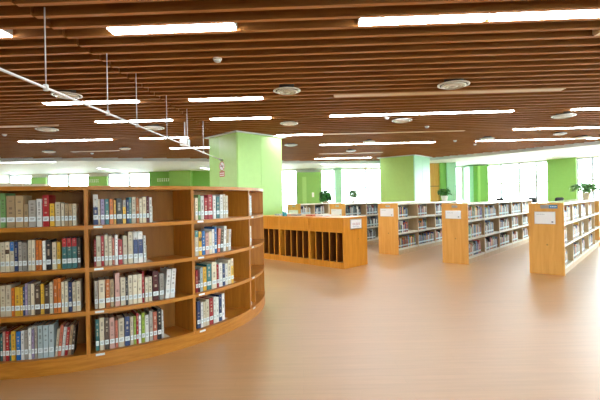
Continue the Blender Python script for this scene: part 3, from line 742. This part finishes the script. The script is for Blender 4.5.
# ------------------------------------------------------------------ straight bookcase rows
UA = R(48.5)
u_ = Vector((math.cos(UA), math.sin(UA))); v_ = Vector((-u_.y, u_.x))
DEPB, HB = .54, 1.25
SZ = [.15, .53, .9]
MARK = {'blue': None}
def row_unit(corner, n, first, bay, label, rid, plate, fill_bays, open_back=False, sign=True, cols='wcrobkenyvkwdtbrye', sgn=(.17, .77, .88, 1.1)):
    c = Vector(corner)
    t = thing('bookcase_row', label, 'bookcase', (c.x, c.y, 0), UA, 'low bookcase rows')
    xs = [.035, first]
    while len(xs) < n+1: xs.append(xs[-1] + bay)
    L = xs[-1] + .03
    e = mk('end_panel', bev(boxes((0, .03, 0, DEPB, 0, HB)), .003), M['end'], t)
    mk('end_panel', bev(boxes((L-.03, L, 0, DEPB, 0, HB)), .003), M['end'], t)
    mk('top_panel', bev(boxes((.031, L-.031, -.004, DEPB+.004, HB-.035, HB)), .003), M['top'], t)
    mk('plinth', boxes((.031, L-.031, .025, DEPB-.025, 0, .1)), M['post'], t)
    if not open_back: mk('back_panel', boxes((.031, L-.031, DEPB/2-.006, DEPB/2+.006, .1, HB-.036)), M['shelf_back'], t)
    for x in xs[1:-1]: mk('upright', boxes((x-.018, x+.018, .002, DEPB-.002, 0.101, HB-.036)), M['post'], t)
    edges = [(.032, xs[1]-.0185)] + [(a+.0185, b-.0185) for a, b in zip(xs[1:-1], xs[2:-1] + [L-.012])]
    for (a, b) in edges:
        for z in SZ:
            for s in (0, 1):
                y0, y1 = (.004, DEPB/2-.007) if s == 0 else (DEPB/2+.007, DEPB-.004)
                yl = (y0, y0+.012) if s == 0 else (y1-.012, y1)
                mk('shelf', boxes((a, b, y0, y1, z-.014, z), (a, b, *yl, z-.042, z-.0141)), M['metal_white'], t)
    if sign:
        a, b, z0, z1 = sgn
        y0, y1 = DEPB*(1-b), DEPB*(1-a)
        sh = mk('sign_holder', bev(boxes((-.012, -.0005, y0, y1, z0, z1)), .003), M['alu'], t)
        mk('paper', boxes((-.0135, -.0121, y0+.007, y1-.007, z0+.007, z1-.007)), M['paper'], sh)
        mk('print', boxes((-.0145, -.0136, y0+.03, y0+.06, z0+.03, z0+.05), *[(-.0145, -.0136, y1-.04-.026*q-.015, y1-.04-.026*q, z1-.05, z1-.043) for q in range(5)]), M['ink'], sh)
        zc = 1.185
        if plate == 'blue':
            p = mk('name_plate', boxes((-.005, -.0004, DEPB*.17, DEPB*.41, zc-.03, zc+.03)), M['blue_plate'], t); p['label'] = 'blue half of the name plate'
            mk('print', boxes(*[(-.0062, -.0051, DEPB*.2+.026*q, DEPB*.2+.026*q+.016, zc-.008, zc+.01) for q in range(4)]), M['paper'], p)
            mk('name_plate', boxes((-.005, -.0004, DEPB*.41+.001, DEPB*.65, zc-.03, zc+.03)), M['alu'], t)
        else:
            mk('name_plate', boxes((-.004, -.0004, DEPB*.38, DEPB*.6, zc-.022, zc+.022)), M['alu'], t)
    # books on the aisle side
    for bi, (a, b) in enumerate(edges[:fill_bays]):
        for si, z in enumerate(SZ):
            fill = random.uniform(.45, .95); x = a + .01; i = 0
            maxh = (SZ[si+1]-.045 if si < 2 else HB-.04) - z - .015
            while x < a + (b-a)*fill:
                th = random.choice([.016, .02, .025, .03, .036]); th *= random.uniform(.9, 1.1)
                if x + th > b - .01: break
                i += 1; cc_ = random.choice(cols)
                h = min(maxh, random.uniform(.17, .29))
                loc = c + u_*(x+th/2) + v_*.03
                dist = math.hypot(loc.x, loc.y)
                lab = '%s book, %s from left, %s shelf, %s bay, %s' % (CN[cc_], ordinal(i) if i <= 30 else str(i), ['bottom', 'middle', 'top'][si], ordinal(bi+1), rid)
                px = 300 + F*loc.x/loc.y
                BOOKS.append(dict(loc=(loc.x, loc.y, z+.0006), rz=UA, th=th, h=h, dep=random.uniform(.14, .17), col=cc_, sh=random.uniform(.85, 1.1), label=lab,
                                  group='books on the low bookcase rows', fine=False, area=th*h/dist**2*max(.1, u_.x*loc.y/dist - 0*u_.y) * (0 if px > 615 else 1)))
                x += th + .0015
            # wire bookend at the end of the cell
            if x < b - .11 and dist < 13 and px < 610:
                loc = c + u_*(x+.003) + v_*.03
                tb = thing('bookend', 'pale metal bookend on the %s shelf, %s bay of %s' % (['bottom', 'middle', 'top'][si], ordinal(bi+1), rid), 'bookend', (loc.x, loc.y, z), UA, 'metal bookends on the low rows')
                mk('upright_plate', boxes((0, .0014, .01, .13, .002, .16)), M['metal_white'], tb)
                mk('foot_plate', boxes((0, .09, .01, .13, .0004, .0018)), M['metal_white'], tb)
    return t, L
row_unit((4.5, 7.0), 5, .93, 1.08, 'low bookcase row at the right edge, blue name plate on its wooden end', 'right-edge bookcase row', 'blue', 4)
row_unit((3.4, 8.33), 5, 1.05, 1.1, 'second low bookcase row from the right, white notice on its wooden end', 'second row from right', 'silver', 5, sgn=(.15, .75, .93, 1.1))
row_unit((2.35, 9.9), 4, 1.1, 1.1, 'third low bookcase row from the right, potted plant standing on it', 'third row from right', 'silver', 3, sgn=(.12, .8, .93, 1.13))
row_unit((1.24, 11.35), 4, 1.1, 1.1, 'fourth low bookcase row from the right, behind the pigeonhole rack', 'fourth row from right', 'silver', 3, sgn=(.12, .8, .9, 1.1), cols='nkenwqawkrw')
row_unit((.0, 12.7), 3, .7, .75, 'farthest low bookcase row, beside the broad green column, behind the pigeonhole rack', 'farthest row', 'silver', 3, cols='wwcqbaw', sgn=(.12, .85, .86, 1.06))
# 300 books as individuals, the rest as one mass
BOOKS.sort(key=lambda b: -b['area'])
for b in BOOKS[:300]: make_book(b)
bm = bmesh.new(); lay = bm.loops.layers.color.new('cover')
for b in BOOKS[300:]:
    c, s = math.cos(b['rz']), math.sin(b['rz']); th, h, dep = b['th'], b['h'], b['dep']; X, Y, Z = b['loc']
    vs, fs = box(bm, -th/2, th/2, 0, dep, 0, h); v2, f2 = box(bm, -th/2+.0005, th/2-.0005, -.0012, 0, .04, .075)
    for v in vs + v2: v.co = Vector((X + v.co.x*c - v.co.y*s, Y + v.co.x*s + v.co.y*c, Z + v.co.z))
    cl = srgb(PAL[b['col']]); cl = tuple(min(1, q*b['sh']) for q in cl)
    for f in fs:
        for lp in f.loops: lp[lay] = (*cl, 1)
    for lp in fs[1].loops: lp[lay] = (*srgb((226, 214, 188)), 1)
    for f in f2:
        for lp in f.loops: lp[lay] = (*srgb((222, 232, 234)), 1)
o = mk('row_books', bm, M['cover_many']); o['kind'] = 'stuff'
tag(o, 'remaining small mixed-colour books filling the shelves of the low bookcase rows', 'books')

# ------------------------------------------------------------------ pigeonhole rack
RC = Vector((.841, 8.08)); RA = R(45.5)
ru = Vector((math.cos(RA), math.sin(RA))); rv = Vector((-ru.y, ru.x))
RH, RD, RW = 1.012, .8, .935
def rack(k):
    # local x: along the front towards the left of the picture (rv); front plane x-axis, depth along ru
    o = RC + rv*(k*RW)
    t = thing('pigeonhole_rack', ['low pigeonhole rack unit with a notice on its plain wooden end', 'middle low pigeonhole rack unit, next to the one with the notice', 'left low pigeonhole rack unit, partly behind the curved bookcase'][k],
              'rack', (o.x, o.y, 0), RA, 'low pigeonhole rack units')
    # local axes: x = depth (ru), y = along the front (rv)
    W = RW - .002
    mk('end_panel', bev(boxes((0, RD, 0, .025, 0, RH-.026)), .003), M['rack'], t)
    mk('end_panel', bev(boxes((0, RD, W-.025, W, 0, RH-.026)), .003), M['rack'], t)
    mk('top', bev(boxes((-.004, RD, 0, W, RH-.025, RH)), .003), M['rack'], t)
    mk('plinth', boxes((.001, .03, .0255, W-.0255, 0, .125)), M['rack'], t)
    mk('fascia', boxes((.001, .022, .0255, W-.0255, .715, RH-.0255)), M['rack'], t)
    mk('floor_board', boxes((.0305, RD-.02, .0255, W-.0255, .1, .122)), M['rack_shaded'], t)
    mk('back_panel', boxes((.36, .375, .0255, W-.0255, .1225, RH-.0255)), M['rack_shaded'], t)
    mk('rear_panel', boxes((RD-.019, RD, .0255, W-.0255, 0, RH-.0255)), M['rack'], t)
    for q in range(1, 5):
        y = W*q/5
        pt = mk('partition', boxes((.0141, .3595, y-.009, y+.009, .1225, .7145)), M['rack_shaded'], t); mk('front_edge', boxes((.004, .014, y-.009, y+.009, .1225, .7145)), M['rack'], pt)  # slot shade painted into the sides, front edge keeps the rack tone
    if k == 0:
        sh = mk('sign_holder', bev(boxes((.22, .6, -.012, -.0005, .77, .975)), .003), M['alu'], t)
        mk('paper', boxes((.24, .58, -.0135, -.0121, .79, .955)), M['paper'], sh)
        bm = bmesh.new()
        for q in range(5):
            x = .285 + q*.052
            box(bm, x, x+.036, -.0146, -.0136, .885, .89); box(bm, x, x+.036, -.0146, -.0136, .865, .87); box(bm, x+.015, x+.021, -.0146, -.0136, .855, .9); box(bm, x, x+.036, -.0146, -.0136, .852, .857)
        mk('print', bm, M['pink_ink'], sh)
        mk('print', boxes((.28, .52, -.0146, -.0136, .815, .819), (.28, .46, -.0146, -.0136, .828, .832)), M['blue_ink'], sh)
    return t
for k in range(3): rack(k)
# papers and a holder on the rack top
pp = [(.95, .5, 'w', 'white leaflet lying on the pigeonhole rack top, rightmost'), (1.2, .45, 's', 'salmon leaflet lying on the pigeonhole rack top'), (1.45, .55, 'c', 'cream leaflet lying on the pigeonhole rack top'),
      (1.72, .5, 'a', 'grey leaflet lying on the pigeonhole rack top'), (2.0, .5, 'p', 'pale pink leaflet lying on the pigeonhole rack top'), (2.3, .5, 'q', 'pale blue leaflet lying on the pigeonhole rack top, leftmost')]
for y, x, c, l in pp:
    p = RC + rv*y + ru*x
    m = mk('leaflet', bev(boxes((-.15, .15, -.105, .105, 0, .036)), .002), M['cover'], None, (p.x, p.y, RH+.0006), (0, 0, RA + random.uniform(-.2, .2))); m.color = (*srgb(PAL[c]), 1)
    tag(m, l, 'leaflet', 'leaflets on the rack top')
p = RC + rv*1.84 + ru*.16
X, Y = p.x, p.y
t = thing('brochure_holder', 'small teal holder standing on the pigeonhole rack top beside the column', 'holder', (X, Y, RH), RA)
bm = boxes((-.04, .04, -.035, .035, 0, .006), (-.04, .04, -.035, -.03, .006, .08), (-.04, .04, .03, .035, .006, .11), (-.04, -.035, -.03, .03, .006, .1), (.035, .04, -.03, .03, .006, .1))
mk('tray', bm, M['teal'], t); mk('brochures', boxes((-.033, .033, -.02, .02, .007, .13)), M['paper'], t)

# ------------------------------------------------------------------ plants
def leaf(bm, base, d, L, W, droop, up):
    d = Vector(d).normalized(); side = d.cross(Vector((0, 0, 1)));
    side = side.normalized() if side.length > .01 else Vector((1, 0, 0))
    pts = []
    for i, (s, w) in enumerate(((0, .08), (.25, .75), (.55, 1), (.8, .6), (1, .04))):
        c = Vector(base) + d*(L*s) + Vector((0, 0, up*L*s - droop*L*s*s))
        pts.append((bm.verts.new(c - side*W*w/2 + Vector((0, 0, W*w*.12))), bm.verts.new(c), bm.verts.new(c + side*W*w/2 + Vector((0, 0, W*w*.12)))))
    for a, b in zip(pts, pts[1:]):
        for k in (0, 1): f = bm.faces.new((a[k], a[k+1], b[k+1], b[k])); f.smooth = True
def plant(loc, label, pot_r, pot_h, rx, rz, n, leaf_l, leaf_w, mat, pot_mat, seed, base=.0, flat=1.0):
    rnd = random.Random(seed)
    t = thing('potted_plant', label, 'plant', loc)
    bm = bmesh.new(); lathe(bm, [(pot_r*.72, 0), (pot_r*.8, pot_h*.4), (pot_r, pot_h*.95), (pot_r*1.04, pot_h), (pot_r*.94, pot_h), (pot_r*.9, pot_h*.9)], 24); mk('pot', bm, pot_mat, t)
    bm = bmesh.new(); cyl(bm, 0, 0, pot_h*.8, pot_h*.9, pot_r*.88); mk('soil', bm, M['soil'], t)
    bs = bmesh.new(); bl = bmesh.new()
    for i in range(n):
        a = rnd.uniform(0, 2*math.pi); q = math.sqrt(rnd.random()); zz = pot_h + base + rz*(.1 + .9*rnd.random()*(1 - .5*q*q))
        tip = Vector((rx*.72*q*math.cos(a), rx*.72*q*math.sin(a), zz))
        if i % 3 == 0: tube(bs, (rnd.uniform(-.3, .3)*pot_r, rnd.uniform(-.3, .3)*pot_r, pot_h*.88), tip, .0035, 6)
        for j in range(3):
            b = a + rnd.uniform(-1.3, 1.3)
            leaf(bl, tip, (math.cos(b), math.sin(b), rnd.uniform(-.2, .5)), leaf_l*rnd.uniform(.7, 1.15), leaf_w*rnd.uniform(.8, 1.1), rnd.uniform(.2, .9)*flat, rnd.uniform(.0, .6))
    mk('stems', bs, M['stem'], t); mk('foliage', bl, mat, t)
    return t
def on_row(px, py, d): X, Z = at_y(px, py, d); return X, d
def on_top(corner, px):
    c = Vector(corner); X, _ = ray(px, 197)
    q = min((abs((c+u_*q+v_*.26).x/(c+u_*q+v_*.26).y - X), q) for q in [i*.02 for i in range(10, 250)])[1]
    return c + u_*q + v_*.26
p = on_top((2.35, 9.9), 444.5)
plant((p.x, p.y, HB+.0006), 'bushy green plant in a white pot on the third bookcase row', .11, .17, .22, .25, 70, .1, .055, M['leaf'], M['pot'], 3)
p = on_top((4.5, 7.0), 586)
plant((p.x, p.y, HB+.0006), 'wide leafy plant in a cream pot on the right-edge bookcase row', .1, .17, .38, .28, 60, .14, .1, M['leaf_pale'], M['pot_cream'], 5, .0)
# plants beyond the far rows, each on its own stand
def stand(x, y, h, label):
    t = thing('plant_stand', label, 'stand', (x, y, 0))
    mk('top', bev(boxes((-.16, .16, -.16, .16, h-.03, h)), .004), M['post'], t)
    for sx in (-1, 1):
        for sy in (-1, 1): mk('leg', boxes((sx*.13-.015, sx*.13+.015, sy*.13-.015, sy*.13+.015, 0, h-.0305)), M['post'], t)
    return t
X, Z = at_y(325.5, 197, 15.6)
stand(X, 15.6, 1.06, 'wooden plant stand behind the farthest bookcase row')
plant((X, 15.6, 1.0606), 'dark green bushy plant beyond the farthest bookcase row', .13, .22, .2, .46, 130, .16, .1, M['leaf_dark'], M['pot_cream'], 9, .0)
X, Z = at_y(353.5, 195, 16.2)
stand(X, 16.2, 1.15, 'wooden plant stand beyond the fourth bookcase row')
plant((X, 16.2, 1.1506), 'small pale green plant beyond the fourth bookcase row, below the window', .1, .14, .17, .36, 60, .15, .09, M['leaf_pale'], M['pot'], 12, .1)

# ------------------------------------------------------------------ chairs whose backs show over the rows
def chair(x, y, rz, label, top=1.28):
    x += math.sin(rz)*.3; y -= math.cos(rz)*.3
    t = thing('office_chair', label, 'chair', (x, y, 0), rz, 'black office chairs')
    mk('seat', bev(boxes((-.24, .24, -.24, .24, .44, .52)), .03, 2), M['black'], t)
    bm = bmesh.new()
    V = []
    for i, (z, w, yy) in enumerate(((.6, .2, .24), (.8, .24, .27), (1.0, .23, .28), (1.12, .17, .29), (1.17, .16, .29), (top-.03, .16, .3), (top, .1, .3))):
        V.append([bm.verts.new((sx*w, yy + dy, z)) for sx, dy in ((-1, -.025), (-.5, .02), (.5, .02), (1, -.025), (1, .02), (.5, .06), (-.5, .06), (-1, .02))])
    for a, b in zip(V, V[1:]):
        for k in range(8): bm.faces.new((a[k], a[(k+1) % 8], b[(k+1) % 8], b[k])).smooth = True
    bm.faces.new(V[0][::-1]); bm.faces.new(V[-1])
    mk('backrest', bm, M['black'], t)
    mk('back_bracket', boxes((-.04, .04, .2, .31, .46, .5), (-.04, .04, .29, .33, .46, .7)), M['dark_metal'], t)
    bm = bmesh.new(); cyl(bm, 0, 0, .1, .44, .03); mk('column', bm, M['dark_metal'], t)
    for k in range(5):
        a = 2*math.pi*k/5
        bm = bmesh.new(); tube(bm, (0, 0, .12), (.3*math.cos(a), .3*math.sin(a), .07), .02, 8); l = mk('leg', bm, M['dark_metal'], t)
        bm = bmesh.new(); tube(bm, (.3*math.cos(a)-.02*math.sin(a), .3*math.sin(a)+.02*math.cos(a), .03), (.3*math.cos(a)+.02*math.sin(a), .3*math.sin(a)-.02*math.cos(a), .03), .03, 12); mk('caster', bm, M['black'], l)
    for s in (-1, 1): mk('armrest', boxes((s*.27-.025, s*.27+.025, -.12, .16, .66, .69), (s*.27-.015, s*.27+.015, .0, .04, .47, .66)), M['black'], t)
X, Z = at_y(559.5, 198, 12.4); chair(X, 12.4, R(200), 'black high-backed office chair whose top shows left of the wide leafy plant', Z+.02)
X, Z = at_y(532, 197.5, 15.6); chair(X, 15.6, R(170), 'black office chair by the right windows, between the two others', Z)
X, Z = at_y(500, 198, 16.2); chair(X, 16.2, R(190), 'black office chair by the right windows, farthest left of three', Z)

# ------------------------------------------------------------------ daylight
wd = bpy.data.worlds.new('world'); sc.world = wd; wd.use_nodes = True
bg = wd.node_tree.nodes['Background']; bg.inputs['Color'].default_value = (.86, .95, 1.0, 1); bg.inputs['Strength'].default_value = 8.5
